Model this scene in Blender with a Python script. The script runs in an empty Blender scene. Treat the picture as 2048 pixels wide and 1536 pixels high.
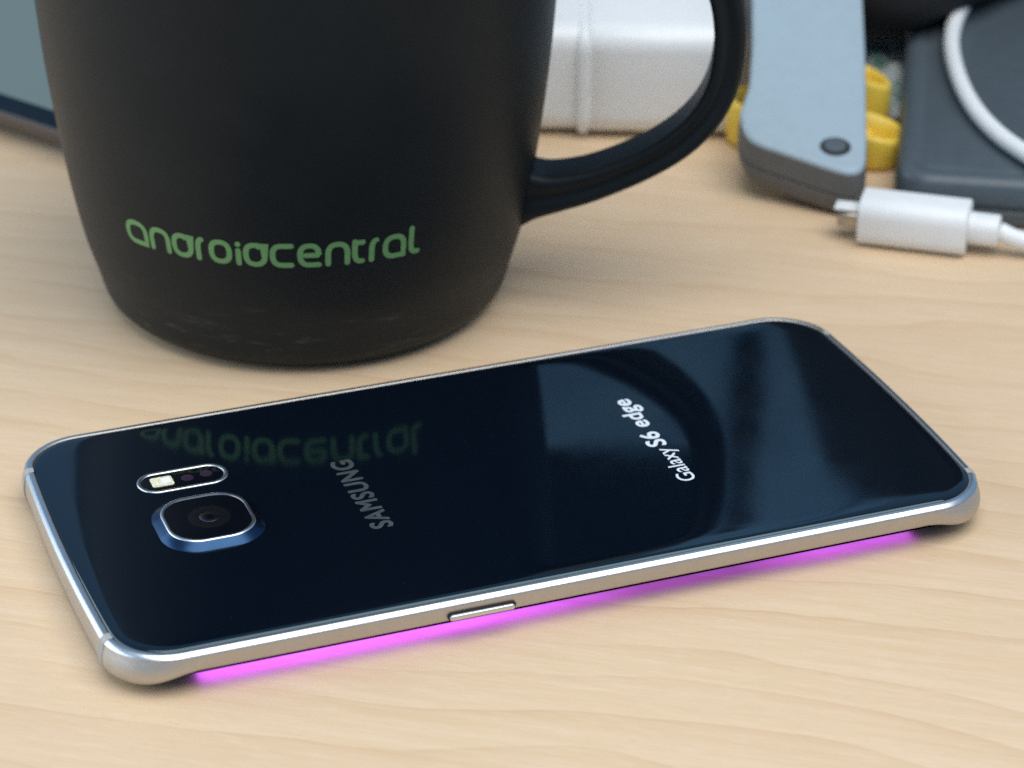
import bpy, bmesh, math, random
from math import sin, cos, pi, radians, hypot, atan2, sqrt
from mathutils import Vector, Matrix

random.seed(7)
MM = 0.001
sc = bpy.context.scene
COL = sc.collection

# ------------------------------------------------------------------ camera
cam_d = bpy.data.cameras.new('camera')
cam = bpy.data.objects.new('camera', cam_d)
COL.objects.link(cam)
R = Matrix(((0.93565675, 0.16148222, -0.31379919),
            (-0.35287326, 0.44115207, -0.82514563),
            (0.00518682, 0.88278443, 0.46974967)))
cam.matrix_world = Matrix.Translation(Vector((-140.0476, -373.6076, 234.702)) * MM) @ R.to_4x4()
cam_d.sensor_width = 36.0
cam_d.lens = 5759.23 / 2048 * 36
cam_d.clip_start = 0.02
cam_d.clip_end = 20
cam_d.dof.use_dof = True
cam_d.dof.focus_distance = 0.444
cam_d.dof.aperture_fstop = 22.0
cam_d.dof.aperture_blades = 7
sc.camera = cam

# ------------------------------------------------------------------ light
w = bpy.data.worlds.new('World')
sc.world = w
w.use_nodes = True
bg = w.node_tree.nodes['Background']
bg.inputs[0].default_value = (0.46, 0.78, 1.25, 1)
bg.inputs[1].default_value = 0.40

def area(name, loc, target, size, power, color, size_y=None):
    d = bpy.data.lights.new(name, 'AREA')
    d.energy = power
    d.color = color
    if size_y:
        d.shape = 'RECTANGLE'
        d.size = size
        d.size_y = size_y
    else:
        d.size = size
    o = bpy.data.objects.new(name, d)
    COL.objects.link(o)
    o.location = loc
    o.rotation_euler = (Vector(target) - Vector(loc)).to_track_quat('-Z', 'Y').to_euler()
    return o

area('ceiling_light', (0.12, -0.42, 1.30), (0, 0.02, 0), 1.5, 21.5, (1.0, 0.965, 0.90), 1.2)
area('window_light', (-1.35, 0.55, 0.66), (0, 0.05, 0), 2.2, 17.0, (0.84, 0.93, 1.0), 0.85)

sc.view_settings.view_transform = 'Standard'
sc.view_settings.look = 'None'
sc.view_settings.exposure = 0.0
sc.view_settings.gamma = 1.0
sc.cycles.max_bounces = 8
sc.cycles.use_denoising = False
sc.cycles.sample_clamp_indirect = 6.0

# ------------------------------------------------------------------ materials
class NT:
    def __init__(self, name):
        self.m = bpy.data.materials.new(name)
        self.m.use_nodes = True
        self.t = self.m.node_tree
        self.b = self.t.nodes['Principled BSDF']
        self.tc = None
    def coord(self, scale=1000.0, rot=(0, 0, 0), sc3=None):
        tc = self.t.nodes.new('ShaderNodeTexCoord')
        mp = self.t.nodes.new('ShaderNodeMapping')
        mp.inputs['Scale'].default_value = sc3 or (scale, scale, scale)
        mp.inputs['Rotation'].default_value = rot
        self.t.links.new(tc.outputs['Object'], mp.inputs['Vector'])
        return mp.outputs['Vector']
    def n(self, typ, **kw):
        nd = self.t.nodes.new(typ)
        for k, v in kw.items():
            if k.startswith('i_'):
                nd.inputs[k[2:].replace('_', ' ')].default_value = v
            else:
                setattr(nd, k, v)
        return nd
    def link(self, a, b):
        self.t.links.new(a, b)
    def math(self, op, a, b=None, clamp=False):
        nd = self.n('ShaderNodeMath', operation=op)
        nd.use_clamp = clamp
        for i, v in enumerate((a, b)):
            if v is None:
                continue
            if isinstance(v, (int, float)):
                nd.inputs[i].default_value = v
            else:
                self.link(v, nd.inputs[i])
        return nd.outputs[0]
    def noise(self, vec, scale, detail=3, rough=.55, dist=0):
        nd = self.n('ShaderNodeTexNoise')
        nd.inputs['Scale'].default_value = scale
        nd.inputs['Detail'].default_value = detail
        nd.inputs['Roughness'].default_value = rough
        nd.inputs['Distortion'].default_value = dist
        self.link(vec, nd.inputs['Vector'])
        return nd.outputs['Fac']
    def ramp(self, fac, stops):
        nd = self.n('ShaderNodeValToRGB')
        cr = nd.color_ramp
        while len(cr.elements) < len(stops):
            cr.elements.new(0.5)
        for e, (p, c) in zip(cr.elements, stops):
            e.position = p
            e.color = (*c, 1) if len(c) == 3 else c
        self.link(fac, nd.inputs['Fac'])
        return nd.outputs['Color']
    def mix(self, fac, a, b, mode='MIX'):
        nd = self.n('ShaderNodeMix', data_type='RGBA', blend_type=mode)
        for i, v in ((0, fac), (6, a), (7, b)):
            if isinstance(v, (int, float)):
                nd.inputs[i].default_value = v
            elif isinstance(v, tuple):
                nd.inputs[i].default_value = (*v, 1)
            else:
                self.link(v, nd.inputs[i])
        return nd.outputs[2]
    def bump(self, h, strength=.2, dist=.0001):
        nd = self.n('ShaderNodeBump')
        nd.inputs['Strength'].default_value = strength
        nd.inputs['Distance'].default_value = dist
        self.link(h, nd.inputs['Height'])
        self.link(nd.outputs[0], self.b.inputs['Normal'])
    def set(self, **kw):
        for k, v in kw.items():
            s = self.b.inputs[k.replace('_', ' ')]
            s.default_value = (*v, 1) if isinstance(v, tuple) and len(v) == 3 and s.type == 'RGBA' else v

def plain(name, color, rough=.5, metal=0.0, var=.06, nscale=.35, bump=.0, bscale=2.0, **kw):
    m = NT(name)
    v = m.coord()
    f = m.noise(v, nscale, 4)
    a = tuple(c * (1 - var) for c in color)
    b = tuple(min(1, c * (1 + var)) for c in color)
    m.link(m.ramp(f, [(.3, a), (.7, b)]), m.b.inputs['Base Color'])
    m.set(Roughness=rough, Metallic=metal)
    r = m.math('MULTIPLY_ADD', m.noise(v, nscale * 2.5, 3), rough * .3)
    m.t.nodes[-1].inputs[2].default_value = rough * .85
    m.link(r, m.b.inputs['Roughness'])
    if bump:
        m.bump(m.noise(v, bscale, 3), bump)
    for k, x in kw.items():
        m.set(**{k: x})
    return m.m

def wood_material():
    m = NT('maple_laminate')
    v = m.coord(rot=(0, 0, radians(34)))           # millimetres, x along the grain
    sx = m.n('ShaderNodeSeparateXYZ'); m.link(v, sx.inputs[0])
    def stretched(ax, ay):
        cx = m.n('ShaderNodeCombineXYZ')
        m.link(m.math('MULTIPLY', sx.outputs[0], ax), cx.inputs[0])
        m.link(m.math('MULTIPLY', sx.outputs[1], ay), cx.inputs[1])
        return cx.outputs[0]
    # broad wavy growth contours
    warp = m.noise(stretched(.0075, .020), 1.0, 2, .45)
    warp2 = m.noise(stretched(.03, .08), 1.0, 2, .45)
    h = m.math('ADD', m.math('MULTIPLY', sx.outputs[1], .095), m.math('MULTIPLY', warp, 3.6))
    h = m.math('ADD', h, m.math('MULTIPLY', warp2, .50))
    fr = m.math('FRACT', h)
    # a thin dark late-wood line with a soft trailing side
    line = m.ramp(fr, [(0, (.0, .0, .0)), (.40, (.10, .10, .10)), (.80, (.34, .34, .34)), (.935, (.62, .62, .62)), (.975, (1, 1, 1)), (1.0, (.0, .0, .0))])
    fade = m.ramp(m.noise(stretched(.013, .05), 1.0, 2), [(.30, (.25, .25, .25)), (.62, (1, 1, 1))])
    line = m.math('MULTIPLY', line, fade)
    streak = m.noise(stretched(.022, .45), 1.0, 5, .62)
    fine = m.noise(stretched(.10, 1.7), 1.0, 4, .6)
    pore = m.noise(stretched(.5, 4.0), 1.0, 2, .5)
    base = m.ramp(streak, [(.25, (.668, .486, .292)), (.52, (.706, .522, .336)), (.78, (.740, .566, .384))])
    base = m.mix(m.math('MULTIPLY', line, .53), base, (.54, .33, .17))
    base = m.mix(m.math('MULTIPLY', m.ramp(fine, [(.42, (0, 0, 0)), (.75, (1, 1, 1))]), .22), base, (.56, .39, .235))
    base = m.mix(m.math('MULTIPLY', m.ramp(pore, [(.56, (0, 0, 0)), (.72, (1, 1, 1))]), .14), base, (.42, .28, .16))
    fleck = m.ramp(m.noise(stretched(.16, 1.1), 1.0, 3, .6), [(.50, (0, 0, 0)), (.70, (1, 1, 1))])
    base = m.mix(m.math('MULTIPLY', fleck, .20), base, (.80, .66, .50))
    blot = m.noise(stretched(.012, .018), 1.0, 2)
    base = m.mix(m.math('MULTIPLY', blot, .16), base, (.62, .50, .37))
    m.link(base, m.b.inputs['Base Color'])
    m.set(Roughness=.46)
    m.b.inputs['Specular IOR Level'].default_value = .35
    m.bump(m.math('ADD', fine, m.math('MULTIPLY', pore, .6)), .10, .00006)
    return m.m

def mug_material():
    m = NT('matte_black_glaze')
    v = m.coord()
    f = m.noise(v, .08, 4)
    base = m.ramp(f, [(.3, (.0070, .0085, .0100)), (.7, (.0100, .0115, .0130))])
    # chalky scuffs near the foot: thin stretched marks
    sx = m.n('ShaderNodeSeparateXYZ'); m.link(v, sx.inputs[0])
    cx = m.n('ShaderNodeCombineXYZ')
    m.link(m.math('MULTIPLY', sx.outputs[0], .10), cx.inputs[0])
    m.link(m.math('MULTIPLY', sx.outputs[1], .10), cx.inputs[1])
    m.link(m.math('MULTIPLY', sx.outputs[2], .75), cx.inputs[2])
    s = m.ramp(m.noise(cx.outputs[0], 1.0, 6, .75, .8), [(.57, (0, 0, 0)), (.70, (1, 1, 1))])
    low = m.ramp(m.math('DIVIDE', sx.outputs[2], 40.0), [(.05, (0, 0, 0)), (.13, (1, 1, 1)), (.28, (.35, .35, .35)), (.45, (0, 0, 0))])
    sp = m.ramp(m.noise(v, .9, 2), [(.72, (0, 0, 0)), (.80, (1, 1, 1))])
    k = m.math('MULTIPLY', m.math('MULTIPLY', s, low), .8)
    k = m.math('ADD', k, m.math('MULTIPLY', sp, .05))
    m.link(m.mix(k, base, (.11, .115, .11)), m.b.inputs['Base Color'])
    m.set(Roughness=.46)
    m.b.inputs['Specular Tint'].default_value = (.72, .88, 1.0, 1)
    m.b.inputs['Specular IOR Level'].default_value = .24
    m.bump(m.noise(v, 1.6, 3), .12, .00005)
    return m.m

def glass_back_material():
    m = NT('navy_glass')
    v = m.coord()
    m.set(Base_Color=(.0012, .0035, .010))
    sp = m.ramp(m.noise(v, 3.2, 2, .5), [(.73, (0, 0, 0)), (.78, (1, 1, 1))])
    m.link(m.mix(m.math('MULTIPLY', sp, .25), (.0013, .0034, .0078), (.05, .06, .07)), m.b.inputs['Base Color'])
    sm = m.ramp(m.noise(v, .06, 4, .6, .4), [(.35, (.045, .045, .045)), (.75, (.10, .10, .10))])
    m.link(sm, m.b.inputs['Roughness'])
    m.set(IOR=1.66)
    m.b.inputs['Specular Tint'].default_value = (.60, .88, 1.0, 1)
    return m.m

M = {}
M['wood'] = wood_material()
M['mug'] = mug_material()
M['mug_print'] = plain('green_print', (.135, .300, .110), .55, var=.05)
M['glass'] = glass_back_material()
M['alu'] = plain('anodised_silver', (.54, .52, .49), .50, 1.0, var=.02, nscale=.5, bump=.05, bscale=6)
M['alu_polish'] = plain('polished_silver', (.66, .68, .69), .30, 1.0, var=.02)
M['blue_metal'] = plain('blue_metal', (.022, .052, .11), .30, 1.0, var=.05)
M['band'] = plain('antenna_plastic', (.36, .355, .33), .45, var=.03)
M['gasket'] = plain('black_gasket', (.006, .006, .007), .35)
M['black_glass'] = plain('black_glass', (.002, .003, .006), .03, var=.1)
M['lens_dark'] = plain('lens_barrel', (.004, .004, .005), .30)
M['lens_ring'] = plain('lens_ring', (.26, .23, .27), .22, 1.0)
M['led'] = plain('led_lens', (.72, .70, .50), .12, var=.35, nscale=2.2)
M['sensor'] = plain('sensor_window', (.030, .018, .035), .15)
M['logo_dim'] = plain('logo_silver_dim', (.36, .40, .42), .42, 1.0, var=.03)  # silver letters; the mug's dark reflection is put into the colour
M['logo_bright'] = plain('logo_silver_lit', (.72, .78, .84), .35, .0, var=.02)  # same silver lettering, with a bright reflection put into the colour
M['white_gloss'] = plain('white_plastic', (.78, .80, .80), .28, var=.015)
M['white_soft'] = plain('white_rubber', (.80, .82, .82), .42, var=.02)
M['steel'] = plain('connector_steel', (.40, .37, .33), .25, 1.0)
M['grey_plastic'] = plain('grey_plastic', (.33, .42, .47), .36, var=.03, bump=.05)
M['grey_rubber'] = plain('grey_rubber', (.125, .123, .118), .60, var=.05, bump=.08)
M['hole'] = plain('hole_shade', (.012, .015, .018), .6)
M['yellow'] = plain('yellow_plastic', (.82, .58, .075), .38, var=.04)
M['slate'] = plain('slate_plastic', (.075, .098, .115), .42, var=.06, bump=.06, bscale=3)
M['slate_dark'] = plain('slate_groove_shade', (.008, .009, .011), .6)
M['fabric'] = plain('black_fabric', (.006, .006, .007), .85, var=.25, bump=.5, bscale=1.5)
M['tablet_body'] = plain('tablet_body', (.115, .10, .095), .40, .3)
M['bezel'] = plain('bezel_black', (.004, .010, .016), .10)

def screen_material(name, lo, hi, strength, axis=1, a=0.0, b=1.0, rough=.1):
    m = NT(name)
    v = m.coord(1.0)
    sx = m.n('ShaderNodeSeparateXYZ')
    tc = [n for n in m.t.nodes if n.type == 'TEX_COORD'][0]
    m.link(tc.outputs['Generated'], sx.inputs[0])
    c = m.ramp(sx.outputs[axis], [(a, lo), (b, hi)])
    m.set(Base_Color=(.01, .01, .012), Roughness=rough)
    m.link(c, m.b.inputs['Emission Color'])
    m.b.inputs['Emission Strength'].default_value = strength
    return m.m

def pink_material():
    m = NT('lit_edge_screen')
    v = m.coord()
    sx = m.n('ShaderNodeSeparateXYZ'); m.link(v, sx.inputs[0])
    t = m.math('DIVIDE', m.math('ADD', sx.outputs[0], 58.5), 117.0)
    s = m.ramp(t, [(0, (.8, .8, .8)), (.12, (1, 1, 1)), (.36, (.85, .85, .85)), (.48, (.62, .62, .62)), (.60, (.28, .28, .28)), (.74, (.24, .24, .24)), (.86, (.55, .55, .55)), (1, (.45, .45, .45))])
    y = m.math('ABSOLUTE', sx.outputs[1])
    c = m.ramp(m.math('DIVIDE', m.math('SUBTRACT', y, 28.0), 6.0), [(0, (.28, .095, 1.0)), (.5, (.47, .10, 1.0)), (1, (.62, .09, 1.0))])
    m.set(Base_Color=(.01, .005, .01), Roughness=.1)
    m.link(c, m.b.inputs['Emission Color'])
    m.link(m.math('MULTIPLY', s, 4.9), m.b.inputs['Emission Strength'])
    return m.m
M['pink'] = pink_material()
M['tablet_screen'] = screen_material('tablet_screen', (.12, .36, .47), (.17, .25, .27), .75, axis=2, a=.0, b=.45)
M['packet'] = None

# ------------------------------------------------------------------ mesh helpers (all lengths in mm)
def mesh_obj(name, verts, faces, mat, parent=None, smooth=True, loc=None, mats=None, midx=None, sharp=None):
    me = bpy.data.meshes.new(name)
    me.from_pydata([(a * MM, b * MM, c * MM) for a, b, c in verts], [], faces)
    me.validate()
    bm = bmesh.new(); bm.from_mesh(me)
    bmesh.ops.recalc_face_normals(bm, faces=bm.faces)
    for f in bm.faces:
        f.smooth = smooth
    if smooth and sharp:
        for e in bm.edges:
            if len(e.link_faces) == 2 and e.calc_face_angle(0) > radians(sharp):
                e.smooth = False
    bm.to_mesh(me); bm.free()
    for mt in (mats or [mat]):
        me.materials.append(mt)
    if midx:
        for p, i in zip(me.polygons, midx):
            p.material_index = i
    o = bpy.data.objects.new(name, me)
    COL.objects.link(o)
    if parent:
        o.parent = parent
    if loc:
        o.location = Vector(loc) * MM
    return o

def thing(name, label, cat, loc=(0, 0, 0), rz=0):
    o = bpy.data.objects.new(name, None)
    o.empty_display_size = .01
    COL.objects.link(o)
    o.location = Vector(loc) * MM
    o.rotation_euler = (0, 0, rz)
    o['label'] = label
    o['category'] = cat
    return o

def loft(rings, cap0=True, cap1=True, closed=True):
    n = len(rings[0]); V = []; F = []
    for r in rings:
        V += [tuple(p) for p in r]
    m = n if closed else n - 1
    for k in range(len(rings) - 1):
        a, b = k * n, (k + 1) * n
        for i in range(m):
            j = (i + 1) % n
            F.append((a + i, a + j, b + j, b + i))
    if cap0: F.append(tuple(range(n))[::-1])
    if cap1: F.append(tuple((len(rings) - 1) * n + i for i in range(n)))
    return V, F

def rrect(hx, hy, r, n=8, cx=0, cy=0):
    out = []
    for qx, qy, a0 in ((1, 1, 0), (-1, 1, 90), (-1, -1, 180), (1, -1, 270)):
        for i in range(n + 1):
            a = radians(a0 + 90 * i / n)
            out.append((cx + qx * (hx - r) + r * cos(a), cy + qy * (hy - r) + r * sin(a)))
    return out

def subdiv_poly(p, step):
    out = []
    for i in range(len(p)):
        a, b = p[i], p[(i + 1) % len(p)]
        k = max(1, int(hypot(b[0] - a[0], b[1] - a[1]) / step))
        for j in range(k):
            t = j / k
            out.append((a[0] + (b[0] - a[0]) * t, a[1] + (b[1] - a[1]) * t))
    return out

def rounded_box(hx, hy, z0, z1, r, e, n=8, k=5):
    """rounded-rectangle prism with rounded top and bottom edges"""
    rings = []
    for i in range(k + 1):
        a = pi / 2 * i / k
        o = e * (1 - sin(a)); z = z0 + e * (1 - cos(a))
        rings.append([(x, y, z) for x, y in rrect(hx - o, hy - o, max(.05, r - o), n)])
    for i in range(k + 1):
        a = pi / 2 * i / k
        o = e * (1 - cos(a)); z = z1 - e * (1 - sin(a))
        rings.append([(x, y, z) for x, y in rrect(hx - o, hy - o, max(.05, r - o), n)])
    return loft(rings)

def tube(pts, rad, seg=16, section=None, up=None, cap=True):
    """sweep a round or given section along 3-D points"""
    P = [Vector(p) for p in pts]; rings = []
    prev = None
    for i, p in enumerate(P):
        t = (P[min(i + 1, len(P) - 1)] - P[max(i - 1, 0)]).normalized()
        if up is not None:
            u = Vector(up)
        else:
            u = prev if prev is not None else (Vector((0, 0, 1)) if abs(t.z) < .9 else Vector((1, 0, 0)))
        s = (u - t * u.dot(t)).normalized()
        prev = s
        q = t.cross(s)
        rr = rad[i] if isinstance(rad, (list, tuple)) else rad
        if section:
            rings.append([p + s * a + q * (b * rr) for a, b in section])
        else:
            rings.append([p + s * (rr * cos(2 * pi * k / seg)) + q * (rr * sin(2 * pi * k / seg)) for k in range(seg)])
    return loft(rings, cap, cap)

def catmull(P, n):
    out = []
    P = [P[0]] + list(P) + [P[-1]]
    for i in range(1, len(P) - 2):
        p0, p1, p2, p3 = [Vector(P[i + k]) for k in (-1, 0, 1, 2)]
        for j in range(n):
            t = j / n
            out.append(.5 * ((2 * p1) + (p2 - p0) * t + (2 * p0 - 5 * p1 + 4 * p2 - p3) * t * t + (3 * p1 - p0 - 3 * p2 + p3) * t ** 3))
    out.append(Vector(P[-2]))
    return out

def merge(*vf):
    V = []; F = []
    for v, f in vf:
        o = len(V); V += list(v); F += [tuple(i + o for i in q) for q in f]
    return V, F

def xf(vf, mat):
    return [tuple(mat @ Vector(p)) for p in vf[0]], vf[1]

# ------------------------------------------------------------------ desk
V, F = rounded_box(900, 620, -25, 0, 20, 2.0)
desk = mesh_obj('desk_top', V, F, M['wood'], smooth=True, sharp=30, loc=(150, 200, 0))
desk['kind'] = 'structure'

# ------------------------------------------------------------------ phone
phone = thing('smartphone', 'black glass-backed smartphone with silver frame lying face down, pink light under its edge', 'phone')

HX, HY, CR, BUL = 70.63, 34.91, 9.6, 1.25
def outline(off, n=14):
    r = max(.6, CR - off * .8)
    base = rrect(HX - off, HY - off, r, n)
    base = subdiv_poly(base, 2.2)
    out = []
    for x, y in base:
        b = BUL * (1 - min(1, (y / 35) ** 2))
        out.append((x + math.copysign(b, x) * min(1, max(0, (abs(x) - 40) / 28)), y))
    return out
BASE = outline(0)
NB = len(BASE)
def offs(off):
    """inset of BASE along its own normals, same point count"""
    out = []
    for i in range(NB):
        a, b = BASE[i - 1], BASE[(i + 1) % NB]
        tx, ty = b[0] - a[0], b[1] - a[1]
        L = hypot(tx, ty)
        nx, ny = ty / L, -tx / L
        out.append((BASE[i][0] - nx * off, BASE[i][1] - ny * off))
    return out
def sstep(a, b, x):
    t = min(1, max(0, (x - a) / (b - a)))
    return t * t * (3 - 2 * t)
def zlow(x, y):
    side = sstep(58.5, 68.5, abs(x))
    return 3.15 * (1 - side) + .25 * side
def ballness(x, y):
    return sstep(57, 68, abs(x)) * sstep(20, 30, abs(y))

rings = []
prof_top = [(1.55, 6.45), (1.45, 6.98), (1.28, 7.05), (.74, 7.03), (.64, 7.00), (.19, 6.62), (.09, 6.50), (.01, 6.1)]
for o, z in prof_top:
    rings.append([(x, y, z) for x, y in offs(o)])
for k in range(1, 11):
    t = k / 10
    ring = []
    b0 = offs(0)
    ext = [offs(v) for v in (-1, 1)]
    for i, (x, y) in enumerate(BASE):
        zl = zlow(x, y)
        bl = ballness(x, y)
        z = 6.1 + (zl - 6.1) * t
        # gentle roll-under at the foot, swelling at the four corners
        roll = 1.3 * max(0, (t - .62) / .38) ** 2.4 + bl * 1.9 * max(0, (t - .5) / .5) ** 2
        swell = .30 * t - bl * .75 * sin(pi * min(1, t * 1.15))
        o = roll + swell
        nx, ny = ext[0][i][0] - ext[1][i][0], ext[0][i][1] - ext[1][i][1]
        L = hypot(nx, ny)
        ring.append((x - nx / L * o, y - ny / L * o, z))
    rings.append(ring)
last = rings[-1]
inner = []
for (x, y, z), (ix, iy) in zip(last, offs(3.4)):
    inner.append((ix, iy, z + .25))
rings.append(inner)
V, F = loft(rings, False, False)
mesh_obj('frame', V, F, M['alu'], phone)
# polished chamfer: a thin proud strip on the upper edge of the frame
ch = [(1.22, 7.06), (.74, 7.045), (.63, 7.01), (.19, 6.65), (.08, 6.52)]
rr_ = [[(x, y, z) for x, y in offs(o - .02)] for o, z in ch]
V, F = loft(rr_, False, False)
mesh_obj('chamfer', V, F, M['alu_polish'], phone)

# back glass: flat field with a softly rounded rim
gp = [(1.50, 6.75), (1.62, 6.98), (1.95, 7.13), (2.5, 7.22), (3.3, 7.27), (4.4, 7.30), (6.0, 7.31)]
rings = [[(x, y, z) for x, y in offs(o)] for o, z in gp]
V, F = loft(rings, False, True)
mesh_obj('back_glass', V, F, M['glass'], phone, sharp=60)

# display glass, curved up along both long sides
xs = [-62.6 + 125.2 * i / 60 for i in range(61)]
def ydisp(y):
    return .30 + .0665 * max(0, abs(y) - 27.5) ** 2
ysd = [-34 + 68 * j / 48 for j in range(49)]
V = [(x, y, ydisp(y)) for x in xs for y in ysd]
F = [(i * 49 + j, i * 49 + j + 1, (i + 1) * 49 + j + 1, (i + 1) * 49 + j) for i in range(60) for j in range(48)]
mesh_obj('display_glass', V, F, M['black_glass'], phone)
ysl = [27.6 + 4.3 * j / 12 for j in range(13)]
for s in (-1,):
    V = []; F = []
    for i in range(61):
        x = -58.2 + 116.4 * i / 60
        for y in ysl:
            sl = .133 * max(0, y - 27.5)
            L = hypot(1, sl)
            V.append((x, s * (y + .03 * sl / L), ydisp(y) - .03 / L))
    for i in range(60):
        for j in range(12):
            q = (i * 13 + j, i * 13 + j + 1, (i + 1) * 13 + j + 1, (i + 1) * 13 + j)
            F.append(q)
    mesh_obj('edge_display', V, F, M['pink'], phone)

# antenna bands: slim plastic inlays crossing the frame near the corners
def frame_point(i, o, z):
    a, b = BASE[i - 1], BASE[(i + 1) % NB]
    tx, ty = b[0] - a[0], b[1] - a[1]
    L = hypot(tx, ty); nx, ny = ty / L, -tx / L
    return Vector((BASE[i][0] - nx * o, BASE[i][1] - ny * o, z)), Vector((tx / L, ty / L, 0))
def antenna_band(target, wdt):
    i = min(range(NB), key=lambda k: hypot(BASE[k][0] - target[0], BASE[k][1] - target[1]))
    x, y = BASE[i]
    bl = ballness(x, y); zl = zlow(x, y)
    prof = [(1.26, 7.09), (.74, 7.07), (.62, 7.03), (.17, 6.68), (.06, 6.54), (-.03, 6.1)]
    for k in range(1, 11):
        t = k / 10
        roll = 1.3 * max(0, (t - .62) / .38) ** 2.4 + bl * 1.9 * max(0, (t - .5) / .5) ** 2
        swell = .30 * t - bl * .75 * sin(pi * min(1, t * 1.15))
        prof.append((roll + swell - .04, 6.1 + (zl - 6.1) * t))
    V = []; F = []
    for o, z in prof:
        p, t_ = frame_point(i, o - .05, z)
        q, _ = frame_point(i, o + .25, z)
        V += [tuple(p - t_ * wdt / 2), tuple(p + t_ * wdt / 2), tuple(q + t_ * wdt / 2), tuple(q - t_ * wdt / 2)]
    n = len(prof)
    for k in range(n - 1):
        a = k * 4; b = a + 4
        for j in range(4):
            F.append((a + j, a + (j + 1) % 4, b + (j + 1) % 4, b + j))
    F += [(3, 2, 1, 0), (4 * n - 4, 4 * n - 3, 4 * n - 2, 4 * n - 1)]
    mesh_obj('antenna_band', V, F, M['band'], phone, sharp=40)
for tgt in ((-70.9, -26.5), (-71.2, 25.6), (71.2, -26.0), (71.2, 25.6)):
    antenna_band(tgt, 1.5)

# power button on the near long side
def side_pill(name, x0, x1, zc, hz, y0, y1, mat, e=.15):
    hx = (x1 - x0) / 2
    rings = []
    for k, (o, yy) in enumerate(((0, y0), (0, y1 + e), (e * .3, y1 + e * .3), (e, y1))):
        rings.append([((x0 + x1) / 2 + a, yy, zc + b) for a, b in rrect(hx - o, hz - o, hz - o - .01, 6)])
    V, F = loft(rings)
    return mesh_obj(name, V, F, mat, phone, sharp=50)
side_pill('button_recess', -21.2, -10.4, 4.66, .72, -34.5, -35.06, M['gasket'], .02)
side_pill('power_button', -20.95, -10.65, 4.58, .46, -34.5, -35.5, M['alu_polish'], .22)
# rear camera bump
CX, CY = -48.1, -.5
def sq(h, z, r):
    return [(CX + a, CY + b, z) for a, b in rrect(h, h, r, 10)]
V, F = loft([sq(8.25, 7.25, 5.9), sq(8.10, 7.45, 5.8), sq(7.35, 7.95, 5.3), sq(6.88, 8.30, 4.9)], False, False)
bump = mesh_obj('camera_bump', V, F, M['blue_metal'], phone, sharp=40)
V, F = loft([sq(6.90, 8.28, 4.9), sq(6.82, 8.40, 4.85), sq(6.62, 8.47, 4.75), sq(6.40, 8.44, 4.6), sq(6.34, 8.22, 4.55)], False, False)
mesh_obj('camera_trim', V, F, M['alu_polish'], bump, sharp=60)
V, F = loft([sq(6.36, 8.30, 4.55), sq(6.2, 8.32, 4.5)], False, True)
mesh_obj('lens_cover', V, F, M['black_glass'], bump, sharp=60)
def disc_rings(name, cx, cy, spec, mat, parent, seg=40):
    rings = [[(cx + r * cos(2 * pi * i / seg), cy + r * sin(2 * pi * i / seg), z) for i in range(seg)] for r, z in spec]
    V, F = loft(rings, False, True)
    return mesh_obj(name, V, F, mat, parent, sharp=50)
disc_rings('lens_barrel', CX + .2, CY - .1, [(3.3, 8.325), (3.2, 8.34), (2.0, 8.34)], M['lens_dark'], bump)
disc_rings('lens_ring', CX + .2, CY - .1, [(1.55, 8.345), (1.5, 8.37), (.75, 8.365)], M['lens_ring'], bump)
disc_rings('lens', CX + .2, CY - .1, [(.8, 8.37), (.6, 8.40), (.2, 8.42)], M['black_glass'], bump)

# flash and pulse-sensor window
PX, PY = -48.3, 14.0
def pl(hx, hy, z):
    return [(PX + a, PY + b, z) for a, b in rrect(hx, hy, hy - .02 if hy < 3.3 else hy - .3, 10)]
V, F = loft([pl(7.35, 3.25, 7.30), pl(7.30, 3.20, 7.42), pl(7.1, 3.0, 7.47), pl(6.75, 2.65, 7.44), pl(6.65, 2.55, 7.33)], False, False)
win = mesh_obj('sensor_trim', V, F, M['alu_polish'], phone, sharp=60)
V, F = loft([pl(6.7, 2.6, 7.325), pl(6.6, 2.5, 7.34)], False, True)
mesh_obj('sensor_cover', V, F, M['black_glass'], win)
def small_box(name, cx, cy, hx, hy, z0, z1, r, mat, parent):
    V, F = rounded_box(hx, hy, z0, z1, r, min(.12, r))
    V = [(a + cx, b + cy, c) for a, b, c in V]
    return mesh_obj(name, V, F, mat, parent, sharp=50)
small_box('flash_lens', PX - 3.35, PY - .05, 1.75, 1.45, 7.34, 7.46, .5, M['led'], win)
small_box('flash_diode', PX - 2.75, PY - .05, .75, .85, 7.465, 7.50, .25, M['white_soft'], win)
disc_rings('sensor_eye', PX + .75, PY - .1, [(1.0, 7.342), (.9, 7.36), (.3, 7.36)], M['sensor'], win, 24)
disc_rings('sensor_eye', PX + 3.9, PY + .2, [(1.0, 7.342), (.9, 7.36), (.3, 7.36)], M['sensor'], win, 24)

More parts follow.
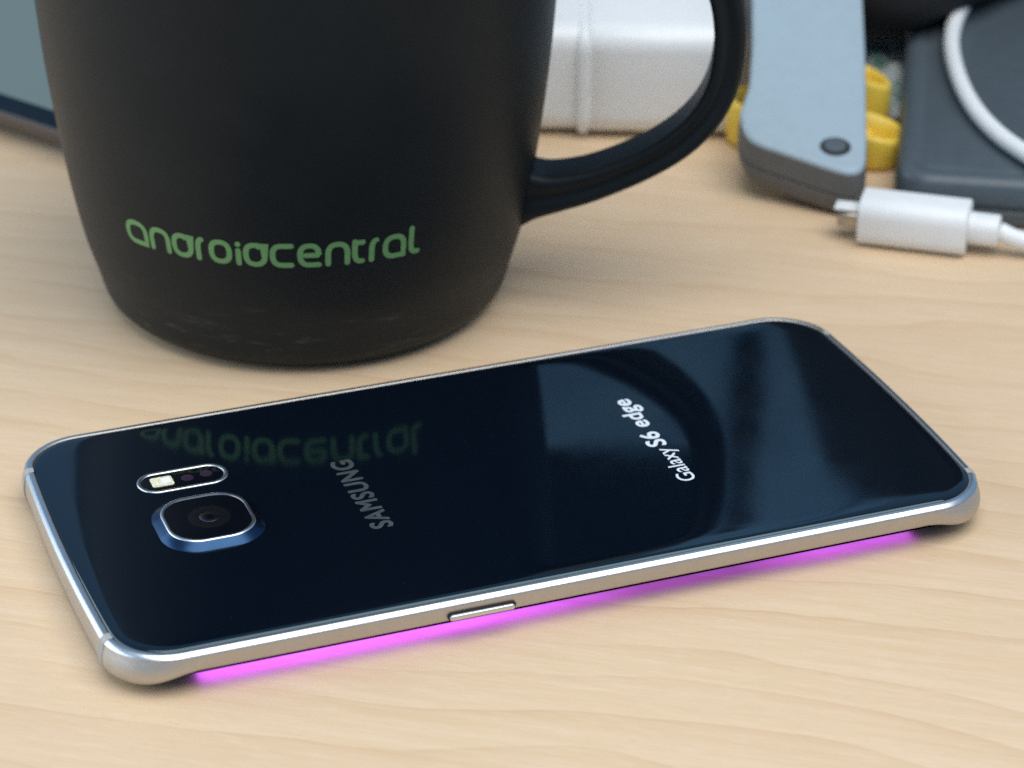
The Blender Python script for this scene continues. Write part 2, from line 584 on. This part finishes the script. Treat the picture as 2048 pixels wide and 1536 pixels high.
# lettering on the back glass
def text_mesh(name, s, xdir_len, cap_h, center, mat, parent, bold=0.0, spacing=1.0, shear=0.0, z=7.325, anchor='C', shift_perp=0):
    cu = bpy.data.curves.new(name, 'FONT')
    cu.body = s
    cu.size = 1.0
    cu.space_character = spacing
    cu.align_x = 'CENTER'
    cu.extrude = 0
    ob = bpy.data.objects.new(name + '_tmp', cu)
    COL.objects.link(ob)
    dg = bpy.context.evaluated_depsgraph_get()
    me = bpy.data.meshes.new_from_object(ob.evaluated_get(dg))
    bpy.data.objects.remove(ob)
    xs_ = [v.co.x for v in me.vertices]; ys_ = [v.co.y for v in me.vertices]
    x0, x1 = min(xs_), max(xs_)
    sx_ = xdir_len / (x1 - x0)
    sy_ = cap_h / .716 if True else 1
    for v in me.vertices:
        u = (v.co.x - (x0 + x1) / 2) * sx_
        h = v.co.y * sy_
        # text runs along +y, letters' tops point to -x
        v.co = Vector(((center[0] - h) * MM, (center[1] + u) * MM, z * MM))
    if bold:
        bm = bmesh.new()
        for k, (dx, dy) in enumerate(((0, 0), (1, 0), (-1, 0), (0, 1), (0, -1), (.7, .7), (-.7, .7), (.7, -.7), (-.7, -.7))):
            t_ = me.copy()
            t_.transform(Matrix.Translation(Vector((dx * bold, dy * bold, .0012 * k)) * MM))
            bm.from_mesh(t_)
        bm.to_mesh(me); bm.free()
    me.materials.append(mat)
    me.name = name
    o = bpy.data.objects.new(name, me)
    COL.objects.link(o)
    o.parent = parent
    return o
text_mesh('brand_lettering', 'SAMSUNG', 21.9, 3.5, (-21.6, -.3), M['logo_dim'], phone, bold=.15, spacing=1.10)
text_mesh('model_lettering', 'Galaxy', 10.9, 2.95, (28.1, -8.75), M['logo_bright'], phone, bold=.02)
text_mesh('model_lettering', 'S6 edge', 16.4, 3.2, (28.1, 6.0), M['logo_bright'], phone, bold=.12, spacing=1.06)

# ------------------------------------------------------------------ mug
MX, MY = -5.25, 88.24
mug = thing('coffee_mug', 'matte black coffee mug with green lettering round its lower half', 'mug', (MX, MY, 0))
PZ = [0, 3, 8, 15, 30, 50, 75, 105]
PR = [31.44, 36.5, 38.05, 40.07, 42.72, 45.08, 46.73, 48.7]
def rmug(z):
    # monotone smooth interpolation of the fitted profile
    if z <= 0: return PR[0]
    for i in range(len(PZ) - 1):
        if z <= PZ[i + 1]:
            def sl(k):
                if k <= 0: return (PR[1] - PR[0]) / (PZ[1] - PZ[0])
                if k >= len(PZ) - 1: return (PR[-1] - PR[-2]) / (PZ[-1] - PZ[-2])
                a = (PR[k] - PR[k - 1]) / (PZ[k] - PZ[k - 1]); b = (PR[k + 1] - PR[k]) / (PZ[k + 1] - PZ[k])
                return 2 * a * b / (a + b)
            h = PZ[i + 1] - PZ[i]; t = (z - PZ[i]) / h
            return ((2 * t ** 3 - 3 * t ** 2 + 1) * PR[i] + (t ** 3 - 2 * t ** 2 + t) * h * sl(i) + (-2 * t ** 3 + 3 * t ** 2) * PR[i + 1] + (t ** 3 - t ** 2) * h * sl(i + 1))
    return PR[-1]
HT = 98
SEG = 160
prof = [(28.5, .9), (29.6, .25), (30.6, .02), (31.6, .12), (33.0, .55), (34.4, 1.2), (35.6, 2.1), (36.5, 3.1)]
z = 4.0
while z < HT - 1.2:
    prof.append((rmug(z), z)); z += 1.5
rt = rmug(HT)
prof += [(rt - .1, HT - .8), (rt - .7, HT - .15), (rt - 1.6, HT), (rt - 2.7, HT - .2), (rt - 3.4, HT - .9)]
z = HT - 4
while z > 8:
    prof.append((rmug(z) - 3.9, z)); z -= 3
prof += [(30, 5.2), (20, 4.8)]
rings = [[(r * cos(2 * pi * i / SEG), r * sin(2 * pi * i / SEG), z) for i in range(SEG)] for r, z in prof]
V, F = loft(rings, True, True)
mesh_obj('body', V, F, M['mug'], mug)

# handle: wide strap with a groove down each side
HAZ = radians(-25.4)
cl = [(37, 20.6, 2.3), (41, 21.4, 1.75), (45.5, 22.0, 1.30), (52.5, 24.0, 1.08), (60.5, 27.7, 1.0), (66.6, 31.6, 1.0), (70.9, 35.7, 1.0), (73.8, 40.1, 1.0), (75.5, 44.9, 1.0), (76.2, 50.5, 1.0), (76.1, 55.0, 1.0),
      (75.2, 60, 1.0), (73, 66, 1.0), (69, 72.0, 1.0), (63, 77.5, 1.02), (56, 81.4, 1.05), (49, 83.6, 1.2), (44, 84.6, 1.4), (41, 85, 1.7)]
cc = catmull([Vector((a, b, c)) for a, b, c in cl], 6)
hp_, hr_ = [], []
for v in cc:
    hp_.append((v.x * cos(HAZ), v.x * sin(HAZ), v.y)); hr_.append(v.z)
W2, T2 = 5.1, 2.75
sec = []
def arc(cx, cy, r, a0, a1, n):
    return [(cx + r * cos(radians(a0 + (a1 - a0) * i / n)), cy + r * sin(radians(a0 + (a1 - a0) * i / n))) for i in range(n + 1)]
sec += arc(W2 - 1.2, T2 - 1.2, 1.2, 0, 90, 5)
sec += arc(-W2 + 1.2, T2 - 1.2, 1.2, 90, 180, 5)
sec += [(-W2 + .35, .75), (-W2 + .9, 0), (-W2 + .35, -.75)]
sec += arc(-W2 + 1.2, -T2 + 1.2, 1.2, 180, 270, 5)
sec += arc(W2 - 1.2, -T2 + 1.2, 1.2, 270, 360, 5)
sec += [(W2 - .35, -.75), (W2 - .9, 0), (W2 - .35, .75)]
V, F = tube(hp_, hr_, section=sec, up=(-sin(HAZ), cos(HAZ), 0))
hd = mesh_obj('handle', V, F, M['mug'], mug)

# wordmark strokes wrapped on the glaze
def ell(cx, cy, rx, ry, a0, a1, n=14, p=2.5):
    out = []
    for i in range(n + 1):
        a = radians(a0 + (a1 - a0) * i / n)
        c, s = cos(a), sin(a)
        out.append((cx + rx * math.copysign(abs(c) ** (2 / p), c), cy + ry * math.copysign(abs(s) ** (2 / p), s)))
    return out
# every glyph lives in a box of width 1 and x-height 1 (stroke centre lines), closed flag
G = {
    'a': [(ell(.5, .5, .5, .5, -8, 262, 26) + [(.62, 0), (1.0, .0), (1.0, .30)], True)],
    'n': [([(0, 0), (0, .45)] + ell(.5, .48, .5, .52, 180, 0, 18) + [(1, .45), (1, 0)], False)],
    'd': [([(1.0, 1.04), (1.0, .35)] + ell(.5, .5, .5, .5, -25, -278, 26) + [(.66, .95), (.80, .98)], True)],
    'r': [([(0, 0), (0, .40)] + ell(.8, .45, .8, .55, 180, 96, 10), False)],
    'o': [(ell(.5, .5, .5, .5, 0, 348, 30), True)],
    'i': [([(.5, 0), (.5, .66)], False), ([(.5, .98), (.5, 1.0)], False)],
    'c': [([(1, 1), (.62, 1)] + ell(.5, .5, .5, .5, 100, 260, 18) + [(.62, 0), (1, 0)], False)],
    'e': [([(.30, .50), (.96, .50), (1.0, .58)] + ell(.5, .5, .5, .5, 14, 262, 26) + [(.62, 0), (1, 0)], False)],
    't': [([(0, 1.04), (0, .45)] + ell(.8, .48, .8, .48, 185, 262, 10) + [(.9, 0)], False), ([(.10, .98), (.92, .98)], False)],
    'l': [([(0, 1.25), (0, .45)] + ell(.7, .45, .7, .45, 185, 262, 8) + [(.9, .0)], False)],
}
SW = .98   # stroke width, mm
def letter_spans():
    word = 'androidcentral'
    ang = [(-152.5, -145.5), (-145.0, -139.0), (-138.6, -132.9), (-132.3, -129.5), (-129.0, -123.3), (-122.6, -121.0), (-120.7, -115.0),
           (-114.5, -108.9), (-108.2, -102.6), (-101.8, -96.0), (-95.6, -92.3), (-91.6, -88.7), (-88.3, -82.4), (-81.8, -78.5)]
    return list(zip(word, ang))
V = []; F = []
Z0, Z1 = 24.2, 28.0
lay = [0]
def put(u_deg, z):
    r = rmug(z) + .06 + lay[0]
    return (r * cos(radians(u_deg)), r * sin(radians(u_deg)), z)
for ci, (chh, (a0, a1)) in enumerate(letter_spans()):
    rad_mm = 42.2 * pi / 180
    u0 = a0 * rad_mm + SW / 2; u1 = a1 * rad_mm - SW / 2
    for si, (st, closed) in enumerate(G[chh]):
        lay[0] = .004 * ((ci + si) % 4)
        pts = [(u0 + x * (u1 - u0), Z0 + y * (Z1 - Z0)) for x, y in st]
        # remove duplicates
        q = [pts[0]]
        for p in pts[1:]:
            if hypot(p[0] - q[-1][0], p[1] - q[-1][1]) > .02: q.append(p)
        if closed and hypot(q[0][0] - q[-1][0], q[0][1] - q[-1][1]) < .02: q.pop()
        n = len(q); base = len(V)
        def nrm(i):
            a = q[(i - 1) % n] if closed or i > 0 else q[i]
            b = q[(i + 1) % n] if closed or i < n - 1 else q[i]
            tx, ty = b[0] - a[0], b[1] - a[1]
            L = hypot(tx, ty) or 1
            # miter
            m_ = 1.0
            if closed or 0 < i < n - 1:
                d1 = (q[i][0] - a[0], q[i][1] - a[1]); l1 = hypot(*d1) or 1
                cs = abs((d1[0] * tx + d1[1] * ty) / (l1 * L))
                m_ = 1 / max(.62, cs)
            return (-ty / L * m_, tx / L * m_)
        for i in range(n):
            nx, ny = nrm(i)
            V.append(put((q[i][0] + nx * SW / 2) / rad_mm, q[i][1] + ny * SW / 2))
            V.append(put((q[i][0] - nx * SW / 2) / rad_mm, q[i][1] - ny * SW / 2))
        for i in range(n if closed else n - 1):
            j = (i + 1) % n
            F.append((base + 2 * i, base + 2 * i + 1, base + 2 * j + 1, base + 2 * j))
        if not closed:
            for e, o in ((0, 1), (n - 1, n - 2)):
                d = atan2(q[e][1] - q[o][1], q[e][0] - q[o][0])
                b2 = len(V)
                for k in range(9):
                    a = d - pi / 2 + pi * k / 8
                    V.append(put((q[e][0] + SW / 2 * cos(a)) / rad_mm, q[e][1] + SW / 2 * sin(a)))
                F.append(tuple(range(b2, b2 + 9)))
mesh_obj('lettering', V, F, M['mug_print'], mug, smooth=False)

# ------------------------------------------------------------------ white adapter block behind the mug
vr = radians(-21.9)
box = thing('adapter_block', 'glossy white plastic adapter block behind the mug handle, with a raised seam', 'adapter', (68.5, 133.5, 0), vr)
def bar_x(name, x0, x1, depth, h, e, mat, parent, y0=0, z0=0.0):
    """rounded bar along local x"""
    sec_ = [(a + depth / 2 + y0, b + h / 2 + z0) for a, b in rrect(depth / 2, h / 2, e, 8)]
    rings = []
    for x, o in ((x0, .8), (x0 + .25, .25), (x0 + .8, 0), (x1 - .8, 0), (x1 - .25, .25), (x1, .8)):
        cx_, cz_ = depth / 2 + y0, h / 2 + z0
        rings.append([(x, cx_ + (a - cx_) * (1 - 2 * o / depth), cz_ + (b - cz_) * (1 - 2 * o / h)) for a, b in sec_])
    V, F = loft(rings)
    return mesh_obj(name, V, F, mat, parent, sharp=50)
bar_x('cap', -62, -1.0, 56, 23.5, 5.0, M['white_gloss'], box, 1.0, .55)
bar_x('seam_ridge', -1.6, 1.0, 58, 24.2, 5.2, M['white_gloss'], box, -.6, 0.02)
bar_x('body', .6, 31, 56, 23.7, 5.0, M['white_gloss'], box, .2, .45)

# ------------------------------------------------------------------ grey tool handle
P0 = Vector((102.2, 80.4, 10.0))
rr = Vector((.93469, -.35546, 0)); ff = Vector((.35546, .93469, 0))
EL = radians(18)
uu = ff * cos(EL) + Vector((0, 0, sin(EL)))
nn = rr.cross(uu)
tool = thing('tool_handle', 'blue-grey plastic tool handle with a cord hole, propped on the yellow plastic knob', 'tool', (0, 0, 0))
# outline (a right, b up the handle) of the rounded butt
ol = [(-20.3, 17.5), (-20.0, 13.4), (-18.8, 10.0), (-16.6, 8.1), (-14.1, 6.8), (-9.4, 4.35), (-4.7, 1.9), (-1.8, .55), (0, .1), (1.6, .5), (2.7, 1.7), (3.3, 3.6)]
tail = [(3.9, 9), (5.9, 37), (6.8, 55), (7.5, 95), (-15.5, 95), (-15.9, 55), (-16.8, 38), (-18.0, 26)]
sm = [(v.x, v.y) for v in catmull([Vector((a, b, 0)) for a, b in ol], 4)] + tail
def tool_ring(inset, dz, flare=0):
    n = len(sm); out = []
    for i in range(n):
        a, b = sm[i - 1], sm[(i + 1) % n]
        tx, ty = b[0] - a[0], b[1] - a[1]; L = hypot(tx, ty)
        nx, ny = ty / L, -tx / L
        p = P0 + rr * (sm[i][0] - nx * inset) + uu * (sm[i][1] - ny * inset)
        out.append((p.x, p.y, p.z + dz))
    return out
V, F = loft([tool_ring(.9, .0), tool_ring(.35, -.08), tool_ring(0, -.5), tool_ring(-.05, -.9)], True, False)
mesh_obj('upper_shell', V, F, M['grey_plastic'], tool, sharp=50)
V, F = loft([tool_ring(-.05, -.9), tool_ring(-.25, -3.0), tool_ring(-.3, -5.2), tool_ring(.15, -5.45), tool_ring(.15, -5.7), tool_ring(-.25, -5.9), tool_ring(-.2, -8.0), tool_ring(.7, -9.6), tool_ring(1.8, -9.95)], False, True)
mesh_obj('lower_shell', V, F, M['grey_rubber'], tool, sharp=40)
hc = P0 + rr * (-2.3) + uu * 7.2
def ring_on(c, r, h, seg=28):
    return [tuple(c + rr * (r * cos(2 * pi * i / seg)) + uu * (r * .9 * sin(2 * pi * i / seg)) + nn * h) for i in range(seg)]
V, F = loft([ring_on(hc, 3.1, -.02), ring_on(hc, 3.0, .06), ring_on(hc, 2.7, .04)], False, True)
mesh_obj('cord_hole_shade', V, F, M['hole'], tool)  # flat dark disc; the hole's shade is put into its colour
# lighter disc: light on the hole's far wall put into the colour
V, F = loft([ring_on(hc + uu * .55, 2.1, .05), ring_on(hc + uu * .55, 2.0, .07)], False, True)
mesh_obj('hole_lit_spot', V, F, M['slate'], tool)

# ------------------------------------------------------------------ yellow knob with lobes
yk = thing('lobed_knob', 'yellow plastic lobed knob poking out on both sides of the grey tool handle', 'knob', (112.5, 114.5, 0), 0)
def lobe(ax, ay, ang, ln, wd, h0, h1):
    """hollow rounded lobe pointing along ang, with a recess in its top"""
    pl_ = [(-.5, -.5), (.35, -.5), (.8, -.33), (1.0, 0), (.8, .33), (.35, .5), (-.5, .5)]
    pl_ = [(v.x, v.y) for v in catmull([Vector((a, b, 0)) for a, b in pl_], 4)]
    ca, sa = cos(ang), sin(ang)
    def rg(s, z, tilt=0.0, push=0.0):
        out = []
        for a, b in pl_:
            x_, y_ = .25 + (a - .25) * s + push, b * s
            X = ax + (x_ * ln) * ca - (y_ * wd) * sa; Y = ay + (x_ * ln) * sa + (y_ * wd) * ca
            out.append((X, Y, z + tilt * (1 - x_)))
        return out
    dz = h1 - h0
    return loft([rg(.80, .02), rg(.93, .5), rg(.98, 2.0), rg(1.0, h0 - 1.0, dz), rg(.97, h0 - .3, dz), rg(.90, h0, dz), rg(.82, h0 + .02, dz), rg(.72, h0 - .4, dz), rg(.64, h0 - 2.6, dz), rg(.55, h0 - 4.6, dz)])
V, F = merge(lobe(6, -9.5, radians(-32), 8.6, 13, 6.0, 8.0))
mesh_obj('lobe', V, F, M['yellow'], yk, sharp=60)
V, F = merge(lobe(13.0, 7.6, radians(-8), 6.3, 14, 9.6, 12.0))
mesh_obj('lobe', V, F, M['yellow'], yk, sharp=60)
V, F = merge(lobe(-8, 6, radians(170), 9.5, 14, 9.8, 10.4))
mesh_obj('lobe', V, F, M['yellow'], yk, sharp=60)
disc_rings('hub', 3, 0, [(8.5, .02), (9, .6), (9, 4.5), (8, 5.0)], M['yellow'], yk, 32)

# ------------------------------------------------------------------ slate case
case = thing('slate_case', 'dark slate-grey plastic case lying flat at the right behind the white plug', 'case', (111.5, 79.5, 0), radians(-29))
CW, CD = 124, 122
def case_ring(o, z, r0=7):
    return [(CW / 2 + a, CD / 2 - 4 + b, z) for a, b in rrect(CW / 2 - o, CD / 2 - o, r0 - o * .8, 10)]
V, F = loft([case_ring(1.2, .02), case_ring(.3, .5), case_ring(0, 1.6), case_ring(.1, 3.2), case_ring(.8, 3.6), case_ring(.8, 4.4), case_ring(.2, 4.8), case_ring(.5, 8.2), case_ring(1.4, 9.4), case_ring(2.6, 9.8),
             case_ring(4.0, 9.7), case_ring(4.6, 9.2), case_ring(5.4, 9.2), case_ring(6.4, 9.6)])
mesh_obj('shell', V, F, M['slate'], case, sharp=50)
V, F = rounded_box(38, .65, 9.58, 9.66, .6, .04)
V = [(a + 72, b + 8.0, c) for a, b, c in V]
mesh_obj('groove', V, F, M['slate_dark'], case)  # thin dark strip on top; the groove's shade is its colour

# ------------------------------------------------------------------ white cable with plug
usb = thing('usb_cable', 'white charging cable, its plug before the dark case and its lead looping over it', 'cable')
a0 = Vector((100.6, 73.6, 0)); ax_ = Vector((15.8, -11.5, 0)).normalized()
pz = 4.75
plm = Matrix.Translation(Vector((100.6, 71.8, pz))) @ Matrix.Rotation(atan2(ax_.y, ax_.x), 4, 'Z')
def bar_round(x0, x1, hy, hz, r, e=.35):
    rings = []
    for x, o in ((x0, e), (x0 + e * .35, e * .35), (x0 + e, 0), (x1 - e, 0), (x1 - e * .35, e * .35), (x1, e)):
        rings.append([(x, a, b) for a, b in rrect(hy - o, hz - o, max(.1, r - o), 7)])
    return loft(rings)
V, F = xf(bar_round(0, 20.6, 5.2, 4.7, 3.2), plm); mesh_obj('plug_housing', V, F, M['white_soft'], usb, sharp=50)
V, F = xf(bar_round(20.55, 26.4, 3.0, 2.8, 2.3, .3), plm); mesh_obj('strain_relief', V, F, M['white_soft'], usb, sharp=50)
V, F = xf(bar_round(-5.0, .05, 1.9, .28, .25, .10), plm @ Matrix.Translation((0, 0, 1.5))); mesh_obj('plug_tongue', V, F, M['white_gloss'], usb, sharp=50)
V, F = xf(bar_round(-4.2, .05, 2.5, 1.45, .5, .12), plm @ Matrix.Translation((0, 0, -.4))); mesh_obj('metal_shell', V, F, M['steel'], usb, sharp=50)
ce = plm @ Vector((26.3, 0, 0))
path = [tuple(ce), tuple(ce + ax_ * 6 + Vector((0, 0, -1.6))), (140, 46.5, 2.1), (154, 37.5, 2.1), (168, 35, 2.2), (179, 42, 4.5), (175, 53, 9.5), (160, 56, 12.6), (146, 57.3, 12.4), (138.0, 62.2, 12.1), (136.0, 73.0, 12.0),
        (135.9, 84.4, 12.0), (138.2, 97.7, 12.0), (143.2, 113.1, 12.0), (150.1, 128.6, 12.0), (158.1, 141.5, 12.0), (168, 154, 12.0)]
V, F = tube(catmull(path, 10), 1.75, 18)
mesh_obj('cable', V, F, M['white_soft'], usb)

# ------------------------------------------------------------------ black bag
rnd = random.Random(11)
waves = [(rnd.uniform(-.16, .16), rnd.uniform(-.16, .16), rnd.uniform(.02, .12), rnd.uniform(0, 6.28), rnd.uniform(.3, 1.0)) for _ in range(14)]
rings = []
NZ = 56
for k in range(NZ + 1):
    t = k / NZ
    z = 170 * t
    e = 7 * (1 - min(1, z / 8)) ** 2 + 26 * max(0, (t - .86) / .14) ** 2
    base = subdiv_poly(rrect(66 - e, 30 - e * .8, max(3, 17 - e * .4), 8), 4.0)
    if k == 0: NBAG = len(base)
    # resample to a constant count
    L = [0]
    for i in range(len(base)):
        a_, b_ = base[i], base[(i + 1) % len(base)]
        L.append(L[-1] + hypot(b_[0] - a_[0], b_[1] - a_[1]))
    ring = []
    for q in range(120):
        d = L[-1] * q / 120
        i = max(j for j in range(len(base)) if L[j] <= d)
        a_, b_ = base[i], base[(i + 1) % len(base)]
        f_ = (d - L[i]) / (L[i + 1] - L[i])
        x, y = a_[0] + (b_[0] - a_[0]) * f_, a_[1] + (b_[1] - a_[1]) * f_
        n_ = sum(w5 * sin(w1 * x + w2 * y * 1.5 + w3 * z + w4) for w1, w2, w3, w4, w5 in waves) * .35
        rr2 = hypot(x, y)
        lean = (.10 * z + .40 * max(0, z - 18)) * (1 - (x + 66) / 132)
        ring.append((66 + x * (1 + n_ / rr2) + lean, 30 + y * (1 + n_ / rr2) + .05 * z, z))
    rings.append(ring)
V, F = loft(rings)
bag = mesh_obj('black_bag', V, F, M['fabric'], loc=(135.5, 131.5, 9.85))
bag.rotation_euler = (0, 0, radians(23))
bag['label'] = 'soft black fabric bag heaped over the back of the slate case'
bag['category'] = 'bag'

# ------------------------------------------------------------------ crumpled clear packet between knob and case
m = NT('printed_film')
v = m.coord()
col = m.ramp(m.noise(v, .22, 3, .6, .5), [(.40, (.30, .33, .34)), (.52, (.42, .45, .46)), (.60, (.05, .20, .12)), (.66, (.36, .40, .41))])
m.link(col, m.b.inputs['Base Color']); m.set(Roughness=.35); m.bump(m.noise(v, .5, 4), .6, .0006)
V = []; F = []
NX, NY = 22, 30
rnd = random.Random(3)
for i in range(NX + 1):
    for j in range(NY + 1):
        x = -14 + 28 * i / NX; y = -22 + 44 * j / NY
        z = 2.2 + .9 * sin(x * .5 + y * .3) + .6 * sin(x * .9 - y * .55 + 1) + .4 * sin(y * 1.1)
        e = min(1, min(i, NX - i) / 3, min(j, NY - j) / 3)
        V.append((x, y, .1 + z * (.25 + .75 * e)))
for i in range(NX):
    for j in range(NY):
        a = i * (NY + 1) + j
        F.append((a, a + 1, a + NY + 2, a + NY + 1))
pk = mesh_obj('plastic_packet', V, F, m.m, loc=(141, 140, .1))
sm_ = pk.modifiers.new('thick', 'SOLIDIFY'); sm_.thickness = .0003
pk.rotation_euler = (0, 0, radians(-25))
pk['label'] = 'crumpled grey plastic packet with green print between the yellow knob and the case'
pk['category'] = 'packet'

# ------------------------------------------------------------------ tablet leaning at the left
# local x runs along the lower edge, local y up the slope
tab = thing('tablet', 'tablet with a blue-green screen propped up behind the mug at the far left', 'tablet', (-33.0, 159.5, 0))
tdir = Vector((-44.5 + 35.6, 175.0 - 161.3, 0)).normalized()
tang = atan2(tdir.y, tdir.x)
# frame: x = tdir reversed (to the right), slope leans back away from the viewer
xr = -tdir
LEAN = radians(36)
back = Vector((0, 0, 1)).cross(xr)          # horizontal, away from the viewer
up_ = (back * cos(LEAN) + Vector((0, 0, 1)) * sin(LEAN)).normalized()
nrm_ = xr.cross(up_)
TM = Matrix((xr, up_, nrm_)).transposed().to_4x4()
tab.matrix_world = Matrix.Translation(Vector((-33.5, 155.0, 6.6)) * MM) @ TM
TW, TH_, TT = 170, 118, 7.5
V, F = rounded_box(TW / 2, TH_ / 2, -TT, 0, 8, 2.2)
V = [(a - TW / 2 + 12, b + TH_ / 2, c) for a, b, c in V]
mesh_obj('casing', V, F, M['tablet_body'], tab, sharp=60)
def tab_sheet(name, o, z, r, mat):
    V, F = rounded_box(TW / 2 - o, TH_ / 2 - o, z - .12, z, r, .06)
    V = [(a - TW / 2 + 12, b + TH_ / 2, c) for a, b, c in V]
    return mesh_obj(name, V, F, mat, tab, sharp=60)
tab_sheet('bezel', .9, .14, 6, M['bezel'])
tab_sheet('screen', 4.6, .30, 1.0, M['tablet_screen'])
# dark panel added out of view for the phone's back to mirror
rv = Vector((.93469, -.35546, 0)); fv = Vector((.35546, .93469, 0))
dark_panel = thing('unseen_dark_panel', 'added dark panel on a stand, unseen, there for the phone glass to mirror', 'unseen_dark_panel', tuple(fv * 250 + rv * -19), atan2(rv.y, rv.x))
V, F = rounded_box(71, 60, 0, 12, 4, 1.5)
V = [(a, -c, b + 203) for a, b, c in V]
mesh_obj('housing', V, F, M['fabric'], dark_panel, sharp=50)
V, F = rounded_box(68, 57, 12.0, 12.3, 1, .1)
V = [(a, -c, b + 203) for a, b, c in V]
mesh_obj('dark_face', V, F, M['bezel'], dark_panel, sharp=50)
V, F = rounded_box(14, 4, 2, 150, 3, 1)
V = [(a, b + 6, c) for a, b, c in V]
mesh_obj('neck', V, F, M['fabric'], dark_panel, sharp=50)
V, F = rounded_box(40, 24, 0, 3, 6, 1)
V = [(a, b + 18, c) for a, b, c in V]
mesh_obj('foot', V, F, M['fabric'], dark_panel, sharp=50)
V, F = rounded_box(30, 58, -TT - 4.0, -TT + .2, 3, 1)
V = [(a - 60, b + 60, c) for a, b, c in V]
mesh_obj('rear_cover', V, F, M['tablet_body'], tab, sharp=50)
# kickstand from the back of the tablet down to the desk
hinge = TM.to_3x3() @ Vector((0, 92, -TT - 3.5)) + Vector((-33.5, 155.0, 6.6))
foot_z = -hinge.z
inv = TM.inverted()
V = []
for sgn in (-1, 1):
    for bk, th_ in ((0, 0), (0, 1.8), (1, 1.8), (1, 0)):
        pw = xr * (sgn * 26) + Vector((0, 0, 0))
        base_ = hinge + (back * 28 + Vector((0, 0, foot_z + .2))) * bk + back * th_
        V.append(tuple(inv @ (base_ + pw - xr * 60 - Vector((-33.5, 155.0, 6.6)))))
F = [(0, 1, 2, 3), (7, 6, 5, 4), (0, 4, 5, 1), (1, 5, 6, 2), (2, 6, 7, 3), (3, 7, 4, 0)]
mesh_obj('kickstand', V, F, M['tablet_body'], tab, smooth=False)

# unseen blue-grey panel added to give the phone's right side a blue reflection
m = NT('blue_panel_tone')
v = m.coord()
m.link(m.ramp(m.noise(v, .035, 4, .6, .5), [(.30, (.17, .36, .60)), (.50, (.26, .52, .80)), (.72, (.36, .60, .85))]), m.b.inputs['Base Color'])
m.set(Roughness=.55)
blue_panel = thing('unseen_blue_panel', 'added blue-grey panel with dark discs, unseen, mirrored at the right of the phone', 'unseen_panel',
            tuple(fv * 322 + rv * 57), atan2(rv.y, rv.x))
for x0_, x1_ in ((-62, 45.5), (46.5, 62)):
    V, F = rounded_box((x1_ - x0_) / 2, 7, 0, 330, 2, 1)
    V = [(a + (x0_ + x1_) / 2, b + 7, c) for a, b, c in V]
    mesh_obj('front_panel', V, F, m.m, blue_panel, sharp=50)
for zk_, rk_ in ((164, 5.2), (178, 5.0), (193, 3.8), (208, 4.6), (226, 4.6), (150, 4.6)):
    rings = [[(11.5 + r_ * cos(2 * pi * i / 28), -y_, zk_ + r_ * sin(2 * pi * i / 28)) for i in range(28)] for r_, y_ in ((rk_ * .6, -.5), (rk_ * .6, 2), (rk_, 3), (rk_, 6), (rk_ * .85, 7))]
    V, F = loft(rings)
    mesh_obj('knob', V, F, M['gasket'], blue_panel, sharp=50)  # dark discs added to make dark spots in the phone's reflection
